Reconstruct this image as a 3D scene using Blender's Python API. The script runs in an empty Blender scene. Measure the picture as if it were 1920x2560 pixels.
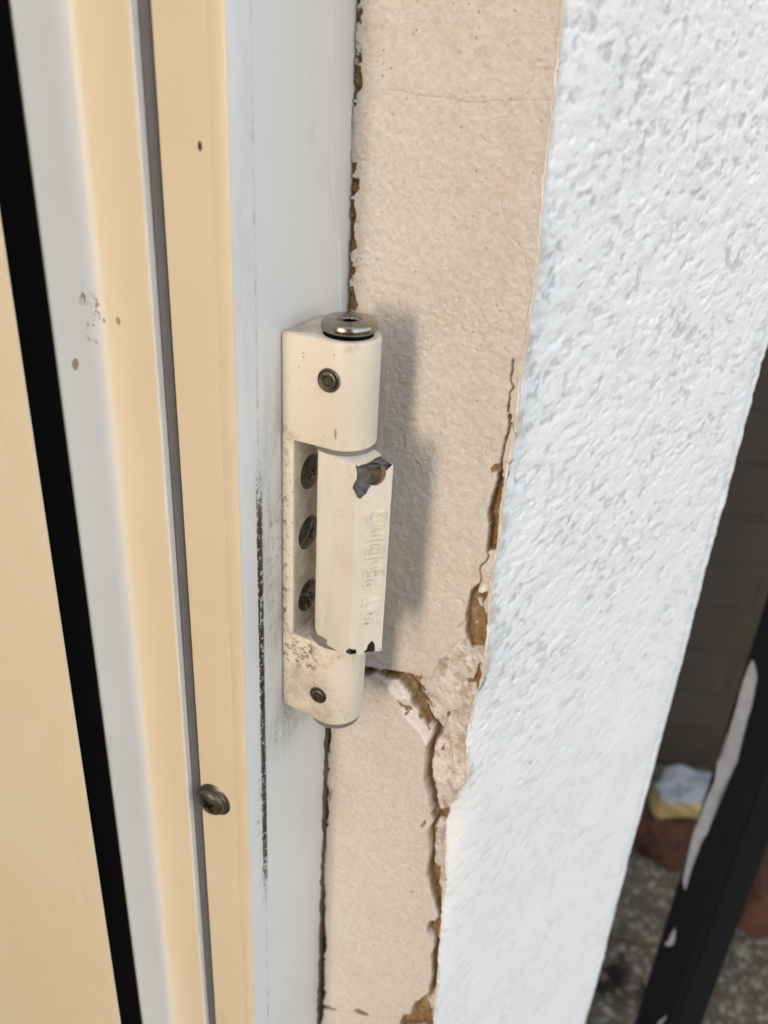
import bpy, bmesh, math
import numpy as np
from mathutils import Vector, Matrix

# ------------------------------------------------------------------ camera, sky, sun, exposure
S = bpy.context.scene
MM = 0.001
cam_d = bpy.data.cameras.new("camera"); cam = bpy.data.objects.new("camera", cam_d)
S.collection.objects.link(cam); S.camera = cam
# rows = world X, Y, Z expressed in camera axes (right, up, back)
R = Matrix(((0.87663965, -0.26809077, 0.39953757), (0.47830366, 0.39541796, -0.78413663), (0.05223546, 0.87850553, 0.47486786)))
M = R.to_4x4(); M.translation = Vector((0.10115297, -0.13118267, 0.09923931)); cam.matrix_world = M
cam_d.sensor_fit = 'VERTICAL'; cam_d.sensor_height = 4.829; cam_d.lens = 4.15      # a phone camera
cam_d.clip_start = 0.005; cam_d.clip_end = 200
cam_d.dof.use_dof = True; cam_d.dof.focus_distance = 0.205; cam_d.dof.aperture_fstop = 2.2

SUN = Vector((-0.12, -1.0, 0.24)).normalized()
el = math.asin(SUN.z); az = math.atan2(SUN.x, SUN.y)
W = bpy.data.worlds.new("World"); S.world = W; W.use_nodes = True
wt = W.node_tree; bg = wt.nodes["Background"]
sky = wt.nodes.new("ShaderNodeTexSky"); sky.sky_type = 'NISHITA'; sky.sun_disc = False
sky.sun_elevation = el; sky.sun_rotation = az % (2*math.pi); sky.dust_density = 0.6; sky.ozone_density = 1.5
hs = wt.nodes.new("ShaderNodeHueSaturation"); hs.inputs['Saturation'].default_value = 0.36
wt.links.new(sky.outputs[0], hs.inputs['Color']); wt.links.new(hs.outputs[0], bg.inputs[0]); bg.inputs[1].default_value = 0.15
sd = bpy.data.lights.new("sun", 'SUN'); so = bpy.data.objects.new("sun", sd); S.collection.objects.link(so)
sd.energy = 0.43; sd.angle = math.radians(30); sd.color = (1.0, 0.58, 0.16)
so.rotation_euler = SUN.to_track_quat('Z', 'Y').to_euler()
so.location = (0, 0, 2)
S.view_settings.view_transform = 'Standard'; S.view_settings.look = 'None'
S.view_settings.exposure = 1.96; S.view_settings.gamma = 1.0
S.render.engine = 'CYCLES'; S.cycles.max_bounces = 8; S.cycles.use_denoising = True

GROUND = -0.90
TOP = 1.35
POLY = {
  'edge_right': [(42.1,110.1),(42.7,106.5),(43.1,97.1),(43.1,90.5),(43.3,80.2),(43.8,74.5),(44.1,65.5),(44.6,56.2),(44.2,44.4),(44.1,35.6),(44.4,24.6),(43.7,12.6),(44.2,-2.9),(43.6,-14.3),(43.6,-20.0),(44.5,-34.2),(44.6,-44.3),(43.1,-50.9),(42.4,-65.8),(43.9,-78.1),(40.7,-90.6),(39.5,-97.6),(40.7,-110.1),(41.3,-127.1),(42.2,-148.9),(43.1,-174.5),(43.9,-191.3),(45.9,-222.4)],
  'edge_left_hi': [(-0.1,109.3),(0.1,105.3),(-0.1,93.2),(-0.2,86.6),(-0.0,81.2),(-0.2,75.7),(0.2,70.9),(0.2,63.4),(0.2,55.6),(0.9,45.8),(0.7,41.0),(0.7,-0.3)],
  'edge_left_lo': [(2.4,-55.8),(0.6,-77.1),(0.1,-80.8),(0.4,-84.4),(-0.6,-91.4),(-0.7,-96.5),(-0.7,-102.5),(0.3,-106.8),(-0.4,-108.4),(0.1,-114.4),(-0.6,-122.5),(-0.3,-129.7),(-0.7,-136.7),(-0.4,-148.1),(0.2,-152.4),(-0.1,-156.1),(-0.1,-159.4),(0.1,-167.2),(0.5,-168.9),(0.9,-178.3),(0.3,-186.6),(0.5,-195.6),(1.1,-206.2),(0.3,-213.8),(1.0,-218.4),(-0.3,-224.8),(0.3,-261.3)],
  'hair1': [(8.0,89.7),(11.1,90.0),(14.8,89.4),(20.9,89.2),(25.4,89.1),(29.2,89.0),(33.0,89.6),(37.6,90.1),(43.9,90.5)],
  'hair2': [(35.0,73.0),(36.2,69.7),(38.4,65.5),(41.2,63.2),(42.7,59.3),(43.7,57.6),(44.0,53.9),(43.8,49.6),(44.0,44.4)],
  'crack_a': [(42.1,40.5),(42.2,38.4),(42.0,36.7),(42.1,36.0),(42.7,35.0),(42.8,34.3),(42.2,33.0),(42.2,31.4),(42.2,30.2),(42.4,28.6)],
  'crack_b': [(43.2,26.2),(43.0,24.3),(42.7,22.4),(42.6,20.9),(42.5,18.8),(42.2,17.4),(42.2,16.3),(42.7,14.5)],
  'crack_c': [(43.6,26.4),(44.8,24.0),(45.4,22.3),(45.0,18.4),(44.4,16.7),(44.0,15.3),(44.1,13.8),(43.2,12.9)],
  'crack_d': [(41.5,-6.8),(42.1,-7.7),(41.8,-9.4),(40.5,-11.4),(40.5,-13.1),(41.0,-14.6),(40.9,-16.0),(40.5,-17.0)],
  'crack_e': [(36.0,-31.2),(37.0,-29.8),(38.1,-28.2)],
  'pit_a': [(41.9,30.2),(42.7,30.3),(42.7,28.7),(42.4,28.2),(42.1,28.6)],
  'pit_b': [(42.4,28.2),(43.2,28.4),(43.6,27.5),(43.2,26.2),(42.8,26.2),(42.4,27.6)],
  'fleck_a': [(40.1,14.4),(40.7,15.8),(42.5,16.3),(42.6,15.4),(42.4,13.9),(41.4,14.0),(40.6,13.4)],
  'pit_c': [(42.7,14.6),(41.8,13.6),(41.7,11.2),(41.2,8.9),(41.1,6.7),(40.6,4.0),(40.9,0.7),(41.3,0.2),(41.3,-6.2),(41.3,-7.1),(42.6,-6.3),(43.8,-5.6),(43.7,-2.2),(43.2,4.4),(43.5,9.9),(43.2,12.8)],
  'pit_d': [(40.2,-16.8),(38.8,-19.0),(38.5,-21.1),(38.3,-24.0),(38.0,-27.4),(38.6,-29.8),(38.6,-31.9),(39.1,-33.4),(38.5,-34.1),(40.6,-36.2),(41.2,-36.2),(41.3,-35.0),(43.3,-34.2),(43.8,-34.9),(43.9,-32.1),(44.0,-28.3),(43.8,-26.0),(42.8,-22.9),(42.2,-22.0),(42.9,-19.5),(43.1,-18.0),(42.3,-18.0),(41.0,-18.5),(40.8,-17.2)],
  'fl_w1': [(40.2,-21.5),(41.6,-20.8),(42.2,-22.6),(41.7,-23.2),(40.9,-22.9)],
  'fl_w2': [(40.5,-28.5),(40.8,-28.0),(41.2,-28.2),(40.9,-28.9)],
  'fl_w3': [(40.8,-17.2),(42.0,-15.9),(43.0,-17.2),(42.3,-18.1),(41.0,-18.5)],
  'upper_edge': [(38.5,-34.1),(37.0,-34.8),(35.6,-37.3),(34.3,-40.6),(32.3,-43.3),(32.2,-45.3),(31.2,-46.7),(30.6,-48.9),(30.1,-49.9),(26.7,-50.6),(20.9,-51.8),(18.0,-52.5),(14.2,-53.9),(9.0,-54.5),(5.3,-55.4)],
  'low_edge': [(5.0,-60.0),(9.9,-57.9),(12.9,-54.9),(15.2,-53.2),(17.3,-53.3),(18.8,-53.0),(21.7,-52.7),(23.9,-54.4),(25.8,-55.6),(26.2,-57.7),(28.1,-59.6),(28.3,-60.0),(30.2,-62.2),(32.5,-64.9),(33.2,-65.5),(33.4,-67.9),(31.9,-72.1),(31.6,-75.1),(31.9,-78.2),(31.9,-82.9),(32.1,-85.4),(33.4,-88.9),(34.1,-90.4),(34.7,-93.5),(36.5,-96.3),(36.6,-97.8),(35.4,-102.0),(34.6,-104.1),(35.6,-108.7),(36.3,-112.4),(36.0,-116.7),(35.8,-122.3),(35.4,-122.5),(37.9,-124.4),(38.5,-127.5),(40.3,-130.2),(40.5,-132.7),(42.0,-134.3),(41.7,-137.7),(38.9,-140.5),(38.2,-143.3),(38.5,-146.8),(40.0,-149.4),(41.4,-149.8),(41.0,-152.4),(41.1,-155.7),(42.5,-157.6),(42.3,-160.1),(41.7,-164.9),(41.6,-167.9),(41.5,-172.1),(41.8,-173.8),(39.4,-178.3),(36.6,-184.2),(36.3,-187.1),(36.3,-190.2),(33.6,-193.0),(32.9,-193.1),(32.7,-198.6),(34.4,-230.7)],
  'br_a': [(7.2,-55.3),(14.2,-53.8),(18.0,-52.3),(26.7,-50.6),(27.4,-51.9),(26.9,-53.4),(28.4,-54.4),(28.6,-56.0),(27.5,-56.5),(30.2,-58.6),(31.7,-60.6),(31.6,-63.9),(28.1,-59.4),(31.8,-60.8),(31.8,-64.5),(32.4,-66.3),(32.0,-66.5),(29.7,-63.8),(27.1,-60.9),(25.6,-59.0),(25.1,-56.9),(23.3,-55.7),(21.1,-54.0),(16.6,-54.6),(14.5,-54.5),(12.2,-56.2),(7.4,-60.3)],
  'br_b': [(42.8,-39.6),(43.4,-39.3),(43.7,-42.2),(44.4,-43.8),(46.0,-43.7),(45.7,-45.8),(44.4,-48.2),(43.4,-48.7),(42.8,-46.4),(40.5,-48.0),(40.1,-46.6),(41.9,-45.5),(42.7,-42.7)],
  'br_c': [(34.5,-95.6),(35.9,-94.5),(37.2,-95.3),(40.0,-92.5),(39.9,-94.5),(39.3,-97.6),(37.2,-98.9),(35.6,-97.7)],
  'br_d': [(35.1,-103.1),(37.4,-102.8),(36.9,-105.1),(35.4,-105.8)],
  'br_e': [(35.8,-121.7),(36.6,-116.9),(39.6,-118.0),(38.9,-120.5),(41.1,-127.7),(41.3,-130.8),(38.2,-127.8)],
  'br_f': [(35.6,-120.9),(39.7,-119.6),(39.5,-125.3),(41.6,-131.8),(41.9,-136.9),(41.9,-140.5),(41.4,-149.6),(41.9,-151.1),(42.8,-155.2),(42.7,-160.6),(43.0,-167.2),(41.8,-173.7),(41.0,-174.3),(41.4,-164.5),(40.4,-155.5),(41.2,-151.1),(38.0,-145.0),(41.4,-139.0),(40.0,-133.7)],
  'br_g': [(38.9,-181.1),(36.1,-186.5),(35.7,-189.4),(35.8,-192.9),(32.0,-196.5),(32.1,-203.4),(43.6,-193.8),(42.4,-186.2),(40.8,-182.7)],
  'br_h': [(35.7,-60.0),(36.8,-59.5),(36.4,-61.2),(36.0,-61.2)],
  'br_i': [(34.4,-75.6),(35.4,-72.5),(35.3,-74.4),(34.7,-76.1)],
  'br_j': [(33.1,-87.2),(34.2,-86.7),(34.2,-88.9),(33.5,-89.7)],
  'chip_a': [(21.5,-60.1),(26.1,-58.3),(27.7,-59.3),(30.6,-62.7),(33.1,-65.2),(33.2,-68.3),(31.9,-71.8),(31.0,-71.2),(29.6,-69.0),(27.1,-66.8),(24.2,-65.0),(22.9,-62.5),(28.1,-59.6),(26.2,-57.7),(25.8,-55.6),(23.9,-54.4),(21.8,-53.1),(17.4,-54.0),(17.1,-55.1),(18.8,-57.4),(19.8,-59.0),(21.3,-60.0)],
  'fleck_b': [(23.7,-61.8),(26.0,-60.4),(26.3,-61.3),(24.9,-62.4),(22.5,-61.3),(21.8,-60.3),(22.7,-60.5)],
  'fleck_c': [(24.4,-63.5),(25.7,-62.6),(25.1,-64.2),(24.5,-64.2)],
  'fleck_d': [(28.5,-62.3),(29.9,-62.0),(29.8,-63.8),(28.9,-63.5)],
  'chip_b': [(0.0,-88.8),(1.5,-88.0),(2.1,-90.0),(2.1,-97.0),(2.3,-104.1),(-0.0,-107.0),(-0.8,-103.4),(-0.9,-93.1)],
  'crack_f': [(1.9,-103.6),(1.9,-106.4),(1.4,-110.0)],
  'scoop': [(32.9,-67.5),(34.6,-66.7),(38.4,-72.8),(39.5,-75.1),(42.7,-80.3),(41.1,-85.5),(38.3,-87.4),(35.2,-86.1),(32.2,-84.0),(31.3,-76.4),(32.6,-71.1)],
  'nick_a': [(33.5,-99.6),(32.6,-102.5),(33.0,-103.0),(34.0,-100.5)],
  'hz_a': [(0.2,-214.5),(3.2,-211.8),(4.9,-212.0),(6.9,-211.2),(4.9,-212.5),(0.8,-215.3)],
  'hz_b': [(14.3,-205.5),(16.2,-203.3),(19.8,-203.2),(19.8,-204.3),(16.8,-206.2),(14.4,-206.5)],
  'hz_line': [(0.2,-215.1),(4.9,-212.5),(10.1,-209.7),(14.4,-206.5),(19.8,-203.8),(24.3,-201.4),(32.6,-194.9)],
  'chipup0': [(0.2,93.6),(1.2,93.5),(1.8,91.8),(1.2,89.2),(-0.1,88.9)],
  'chipup1': [(-1.2,88.2),(-0.2,88.2),(-0.3,87.5),(-1.2,87.5)],
  'chipup2': [(-0.0,72.3),(1.9,72.0),(2.1,70.2),(0.7,68.3),(-0.2,68.7)],
  'chipup3': [(-0.1,67.3),(1.1,66.0),(1.3,63.6),(0.7,61.0),(1.7,57.2),(0.3,56.0)],
  'chipup4': [(0.6,48.8),(1.5,48.9),(2.9,44.9),(2.1,43.4),(0.5,43.4)],
  'chipup5': [(0.4,53.4),(1.7,53.1),(1.7,51.8),(0.6,51.4)],
}

# ------------------------------------------------------------------ numpy noise
def _lat(seed):
    return np.random.RandomState(seed).rand(256, 256)
_L = {}
def vn(x, y, scale, seed=0):
    if seed not in _L: _L[seed] = _lat(seed)
    L = _L[seed]; x = np.asarray(x)/scale + 37.3*seed; y = np.asarray(y)/scale + 91.7
    xi = np.floor(x).astype(int); yi = np.floor(y).astype(int); fx = x-xi; fy = y-yi
    fx = fx*fx*fx*(fx*(fx*6-15)+10); fy = fy*fy*fy*(fy*(fy*6-15)+10)
    a = L[xi % 256, yi % 256]; b = L[(xi+1) % 256, yi % 256]; c = L[xi % 256, (yi+1) % 256]; d = L[(xi+1) % 256, (yi+1) % 256]
    return (a*(1-fx)+b*fx)*(1-fy)+(c*(1-fx)+d*fx)*fy - 0.5
def fbm(x, y, scale, seed=0, octv=4, gain=0.5):
    r = 0; a = 1.0; ca, sa = math.cos(0.7), math.sin(0.7)
    for i in range(octv):
        r = r + a*vn(x, y, scale, seed+i); a *= gain; scale *= 0.5
        x, y = ca*x-sa*y, sa*x+ca*y
    return r
def sstep(a, b, v):
    t = np.clip((v-a)/(b-a), 0, 1); return t*t*(3-2*t)
def inside(px, py, poly):
    r = np.zeros(px.shape, bool); n = len(poly)
    for i in range(n):
        x1, y1 = poly[i]; x2, y2 = poly[(i+1) % n]
        if y1 == y2: continue
        c = ((y1 > py) != (y2 > py)) & (px < (x2-x1)*(py-y1)/(y2-y1)+x1)
        r ^= c
    return r
def dist_line(px, py, pts, close=False):
    d = np.full(px.shape, 1e9); n = len(pts)
    for i in range(n if close else n-1):
        x1, y1 = pts[i]; x2, y2 = pts[(i+1) % n]; dx = x2-x1; dy = y2-y1; q = dx*dx+dy*dy+1e-12
        t = np.clip(((px-x1)*dx+(py-y1)*dy)/q, 0, 1)
        d = np.minimum(d, np.hypot(px-x1-t*dx, py-y1-t*dy))
    return d
def sdf(px, py, poly):          # positive inside
    d = dist_line(px, py, poly, True)
    return np.where(inside(px, py, poly), d, -d)

# ------------------------------------------------------------------ object helpers
col = S.collection
def tag(o, label=None, cat=None, group=None, kind=None):
    if label: o["label"] = label
    if cat: o["category"] = cat
    if group: o["group"] = group
    if kind: o["kind"] = kind
    return o
def thing(name, loc, label, cat, group=None):
    o = bpy.data.objects.new(name, None); col.objects.link(o); o.location = loc; o.empty_display_size = 0.01
    return tag(o, label, cat, group)
def link(name, me, mat, parent=None, root=None, smooth=35):
    """me is in world metres; root = the top-level empty whose origin the mesh is stored against"""
    if root is None: root = parent
    me.name = name
    if root is not None:
        me.transform(Matrix.Translation(-root.location))
    for m in (mat if isinstance(mat, (list, tuple)) else [mat]): me.materials.append(m)
    if smooth:
        me.polygons.foreach_set("use_smooth", [True]*len(me.polygons))
        if smooth < 180: me.set_sharp_from_angle(angle=math.radians(smooth))
    o = bpy.data.objects.new(name, me); col.objects.link(o)
    if parent is not None: o.parent = parent
    return o
def grid_mesh(P, attrs=None, flip=False):
    nr, nc = P.shape[:2]; me = bpy.data.meshes.new("grid")
    idx = np.arange(nr*nc).reshape(nr, nc)
    q = np.stack([idx[:-1, :-1], idx[:-1, 1:], idx[1:, 1:], idx[1:, :-1]], -1).reshape(-1, 4)
    if flip: q = q[:, ::-1]
    me.vertices.add(nr*nc); me.vertices.foreach_set("co", (P.reshape(-1, 3)*MM).astype(np.float32).ravel())
    me.loops.add(q.size); me.loops.foreach_set("vertex_index", q.astype(np.int32).ravel())
    me.polygons.add(len(q)); me.polygons.foreach_set("loop_start", np.arange(0, q.size, 4, dtype=np.int32))
    me.update(calc_edges=True)
    for k, v in (attrs or {}).items():
        a = me.attributes.new(k, 'FLOAT', 'POINT'); a.data.foreach_set("value", np.asarray(v, np.float32).ravel())
    return me
def bm_mesh(bm, name="m"):
    me = bpy.data.meshes.new(name); bmesh.ops.recalc_face_normals(bm, faces=bm.faces); bm.to_mesh(me); bm.free(); return me
def round_poly(pts, rad, seg=5):
    """2D polygon, each corner rounded by rad[i]"""
    out = []; n = len(pts)
    for i, p in enumerate(pts):
        r = rad[i] if isinstance(rad, (list, tuple)) else rad
        p = Vector(p)
        if r <= 0: out.append(p); continue
        a = Vector(pts[i-1])-p; b = Vector(pts[(i+1) % n])-p; la, lb = a.length, b.length; a.normalize(); b.normalize()
        ang = a.angle(b); t = min(r/math.tan(ang/2), la*.49, lb*.49); r2 = t*math.tan(ang/2)
        c = p+(a+b).normalized()*(r2/math.sin(ang/2)); s = p+a*t-c; e = p+b*t-c
        th = math.atan2(s.x*e.y-s.y*e.x, s.dot(e))
        for k in range(seg+1):
            f = th*k/seg; out.append(c+Vector((s.x*math.cos(f)-s.y*math.sin(f), s.x*math.sin(f)+s.y*math.cos(f))))
    return out
def inset(pts, d):
    n = len(pts); A = sum(pts[i].x*pts[(i+1) % n].y-pts[(i+1) % n].x*pts[i].y for i in range(n)); sg = 1 if A > 0 else -1
    out = []
    for i in range(n):
        a = (pts[i]-pts[i-1]); b = (pts[(i+1) % n]-pts[i])
        if a.length < 1e-9 or b.length < 1e-9: out.append(pts[i]); continue
        a.normalize(); b.normalize(); na = Vector((-a.y, a.x))*sg; nb = Vector((-b.y, b.x))*sg
        m = (na+nb); L = m.length
        out.append(pts[i]+m/L*d/max(0.35, L/2))
    return out
def prism(bm, pts, z0, z1, bev0=0, bev1=0, caps=True, map3=None, seg=3):
    """extrude a 2D polygon (mm) from z0 to z1 with rounded ends; map3 turns (x, y, z) mm to metres"""
    pts = [Vector(p) for p in pts]
    f = map3 or (lambda x, y, z: Vector((x, y, z))*MM)
    rings = []
    def ring(p, z): rings.append([bm.verts.new(f(q.x, q.y, z)) for q in p])
    if bev0:
        for k in range(seg, 0, -1):
            t = math.pi/2*k/seg; ring(inset(pts, bev0*(1-math.cos(t))), z0+bev0*(1-math.sin(t)))
    ring(pts, z0+bev0)
    ring(pts, z1-bev1)
    if bev1:
        for k in range(1, seg+1):
            t = math.pi/2*k/seg; ring(inset(pts, bev1*(1-math.cos(t))), z1-bev1*(1-math.sin(t)))
    n = len(pts)
    for a, b in zip(rings, rings[1:]):
        for i in range(n): bm.faces.new((a[i], a[(i+1) % n], b[(i+1) % n], b[i]))
    if caps:
        bm.faces.new(rings[0][::-1]); bm.faces.new(rings[-1])
    return rings
def lathe(bm, prof, centre, axis=(0, 0, 1), seg=48, jig=None):
    """profile of (radius, height) mm turned about axis through centre (mm)"""
    ax = Vector(axis).normalized(); q = ax.to_track_quat('Z', 'Y'); c = Vector(centre); rings = []
    for i, (r, h) in enumerate(prof):
        if r < 1e-6: rings.append([bm.verts.new((c+ax*h)*MM)]); continue
        rr = []
        for k in range(seg):
            t = 2*math.pi*k/seg; r2 = r+(jig(i, t) if jig else 0)
            rr.append(bm.verts.new((c+q @ Vector((r2*math.cos(t), r2*math.sin(t), h)))*MM))
        rings.append(rr)
    for a, b in zip(rings, rings[1:]):
        for k in range(seg):
            k2 = (k+1) % seg
            if len(a) == 1 and len(b) == 1: continue
            if len(a) == 1: bm.faces.new((a[0], b[k2], b[k]))
            elif len(b) == 1: bm.faces.new((a[k], a[k2], b[0]))
            else: bm.faces.new((a[k], a[k2], b[k2], b[k]))
def boolean(me, cutter, tol=False):
    """me minus each cutter mesh in turn"""
    for c in cutter:
        o = bpy.data.objects.new("tmp", me); col.objects.link(o)
        co = bpy.data.objects.new("cut", c); col.objects.link(co)
        m = o.modifiers.new("b", 'BOOLEAN'); m.operation = 'DIFFERENCE'; m.object = co; m.solver = 'EXACT'; m.use_hole_tolerant = tol; m.use_self = tol
        dg = bpy.context.evaluated_depsgraph_get(); dg.update()
        r = bpy.data.meshes.new_from_object(o.evaluated_get(dg))
        bpy.data.objects.remove(o); bpy.data.objects.remove(co)
        if len(r.polygons): me = r
    return me

def cross_cutter(c, q, a, L, wd, z0, z1):
    """cross shaped recess (mm) standing on point c, turned by quaternion q"""
    b = bmesh.new(); h = wd/2; o = [(L, -h), (L, h), (h, h), (h, L), (-h, L), (-h, h), (-L, h), (-L, -h), (-h, -h), (-h, -L), (h, -L), (h, -h)]
    lo, hi = [], []
    for x, y in o:
        p = Vector((x*math.cos(a)-y*math.sin(a), x*math.sin(a)+y*math.cos(a), 0))
        lo.append(b.verts.new((c+q @ Vector((p.x*.72, p.y*.72, z0)))*MM)); hi.append(b.verts.new((c+q @ Vector((p.x, p.y, z1)))*MM))
    b.faces.new(lo[::-1]); b.faces.new(hi)
    for i in range(12): b.faces.new((lo[i], lo[(i+1) % 12], hi[(i+1) % 12], hi[i]))
    return bm_mesh(b)

# ------------------------------------------------------------------ materials
class NT:
    def __init__(s, name, rough=0.5):
        s.m = bpy.data.materials.new(name); s.m.use_nodes = True; s.t = s.m.node_tree
        s.b = s.t.nodes["Principled BSDF"]; s.b.inputs["Roughness"].default_value = rough
        s.geo = None
    def n(s, typ, **kw):
        x = s.t.nodes.new(typ)
        for k, v in kw.items(): setattr(x, k, v)
        return x
    def put(s, v, sock):
        if hasattr(v, "is_output") or isinstance(v, bpy.types.NodeSocket): s.t.links.new(v, sock)
        else: sock.default_value = v
    def obj(s):
        return s.n("ShaderNodeTexCoord").outputs["Object"]
    def pos(s):
        if not s.geo: s.geo = s.n("ShaderNodeNewGeometry").outputs["Position"]
        return s.geo
    def math(s, op, a, b=0.0, c=None, clamp=False):
        x = s.n("ShaderNodeMath", operation=op); x.use_clamp = clamp
        s.put(a, x.inputs[0]); s.put(b, x.inputs[1])
        if c is not None: s.put(c, x.inputs[2])
        return x.outputs[0]
    def scale(s, v, k):
        x = s.n("ShaderNodeVectorMath", operation='MULTIPLY'); s.put(v, x.inputs[0]); x.inputs[1].default_value = k; return x.outputs[0]
    def noise(s, v, sc, det=4, rough=0.55, dist=0.0):
        x = s.n("ShaderNodeTexNoise"); s.put(v, x.inputs["Vector"]); x.inputs["Scale"].default_value = sc
        x.inputs["Detail"].default_value = det; x.inputs["Roughness"].default_value = rough; x.inputs["Distortion"].default_value = dist
        return x.outputs["Fac"]
    def vor(s, v, sc, feature='F1', rnd=1.0):
        x = s.n("ShaderNodeTexVoronoi", feature=feature); s.put(v, x.inputs["Vector"]); x.inputs["Scale"].default_value = sc
        x.inputs["Randomness"].default_value = rnd; return x.outputs["Distance"]
    def ramp(s, v, a, b, lo=0.0, hi=1.0):
        x = s.n("ShaderNodeMapRange", interpolation_type='SMOOTHSTEP'); s.put(v, x.inputs[0])
        x.inputs[1].default_value = a; x.inputs[2].default_value = b; x.inputs[3].default_value = lo; x.inputs[4].default_value = hi
        return x.outputs[0]
    def mix(s, f, a, b):
        x = s.n("ShaderNodeMix", data_type='RGBA'); s.put(f, x.inputs[0])
        s.put((*a, 1) if isinstance(a, tuple) else a, x.inputs[6]); s.put((*b, 1) if isinstance(b, tuple) else b, x.inputs[7]); return x.outputs[2]
    def attr(s, name):
        return s.n("ShaderNodeAttribute", attribute_name=name).outputs["Fac"]
    def xyz(s, v):
        x = s.n("ShaderNodeSeparateXYZ"); s.put(v, x.inputs[0]); return x.outputs
    def blob(s, centre, rad, soft=0.6):
        """1 inside an ellipsoid round a world point (mm)"""
        a = s.n("ShaderNodeVectorMath", operation='SUBTRACT'); s.put(s.pos(), a.inputs[0]); a.inputs[1].default_value = [c*MM for c in centre]
        d = s.n("ShaderNodeVectorMath", operation='MULTIPLY'); s.put(a.outputs[0], d.inputs[0]); d.inputs[1].default_value = [1/(r*MM) for r in rad]
        l = s.n("ShaderNodeVectorMath", operation='LENGTH'); s.put(d.outputs[0], l.inputs[0])
        return s.ramp(l.outputs["Value"], 1.0, 1.0-soft)
    def mul(s, *a):
        r = a[0]
        for b in a[1:]: r = s.math('MULTIPLY', r, b)
        return r
    def add(s, *a):
        r = a[0]
        for b in a[1:]: r = s.math('ADD', r, b, clamp=True)
        return r
    def bump(s, h, dist, strength=1.0, chain=None):
        x = s.n("ShaderNodeBump"); s.put(h, x.inputs["Height"]); x.inputs["Distance"].default_value = dist; x.inputs["Strength"].default_value = strength
        if chain is not None: s.t.links.new(chain, x.inputs["Normal"])
        return x.outputs[0]
    def done(s, color=None, rough=None, normal=None, metal=None, spec=None):
        if color is not None: s.put((*color, 1) if isinstance(color, tuple) else color, s.b.inputs["Base Color"])
        if rough is not None: s.put(rough, s.b.inputs["Roughness"])
        if normal is not None: s.t.links.new(normal, s.b.inputs["Normal"])
        if metal is not None: s.put(metal, s.b.inputs["Metallic"])
        if spec is not None: s.put(spec, s.b.inputs["Specular IOR Level"])
        return s.m

WHITE = (0.80, 0.785, 0.75)
SUN_TINT = (0.775, 0.67, 0.485)
def upvc(name, stains=None, base=WHITE, sun_tint=None):
    k = NT(name); p = k.pos()
    big = k.noise(p, 22, 4, .6); fine = k.noise(k.scale(p, (1, 1, .15)), 120, 5, .7)
    c = k.mix(k.ramp(big, .35, .75), base, tuple(b*.95 for b in base))
    if sun_tint:        # warm sunlight painted into the colour
        x, y, z = k.xyz(p)
        am = k.ramp(y, .0008, .0001) if sun_tint == 'front' else 1.0
        if sun_tint == 'front': am = k.mul(am, k.math('MAXIMUM', k.ramp(x, -.0328, -.0285), k.ramp(x, -.0333, -.0336))); am = k.mul(am, k.math('SUBTRACT', 1.0, k.mul(k.ramp(x, -.0188, -.0186), k.ramp(x, -.01715, -.0174), k.ramp(y, -.0029, -.0026))))
        ca = k.mix(k.ramp(big, .3, .75), SUN_TINT, (.75, .625, .42)); c = k.mix(am, c, ca)
    scuff = k.mul(k.ramp(fine, .60, .74), k.ramp(k.noise(p, 55, 3), .5, .62))
    c = k.mix(k.mul(scuff, .30), c, (.42, .34, .24))
    # sparse fly specks
    d = k.vor(p, 55); fl = k.mul(k.ramp(d, .030, .016), k.ramp(k.noise(p, 14, 2), .54, .6))
    c = k.mix(fl, c, (.12, .07, .03))
    if stains: c = stains(k, p, c)
    b = k.bump(k.noise(p, 900, 2), 0.00003, .6)
    return k.done(c, k.ramp(big, .3, .8, .32, .46), b)
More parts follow.
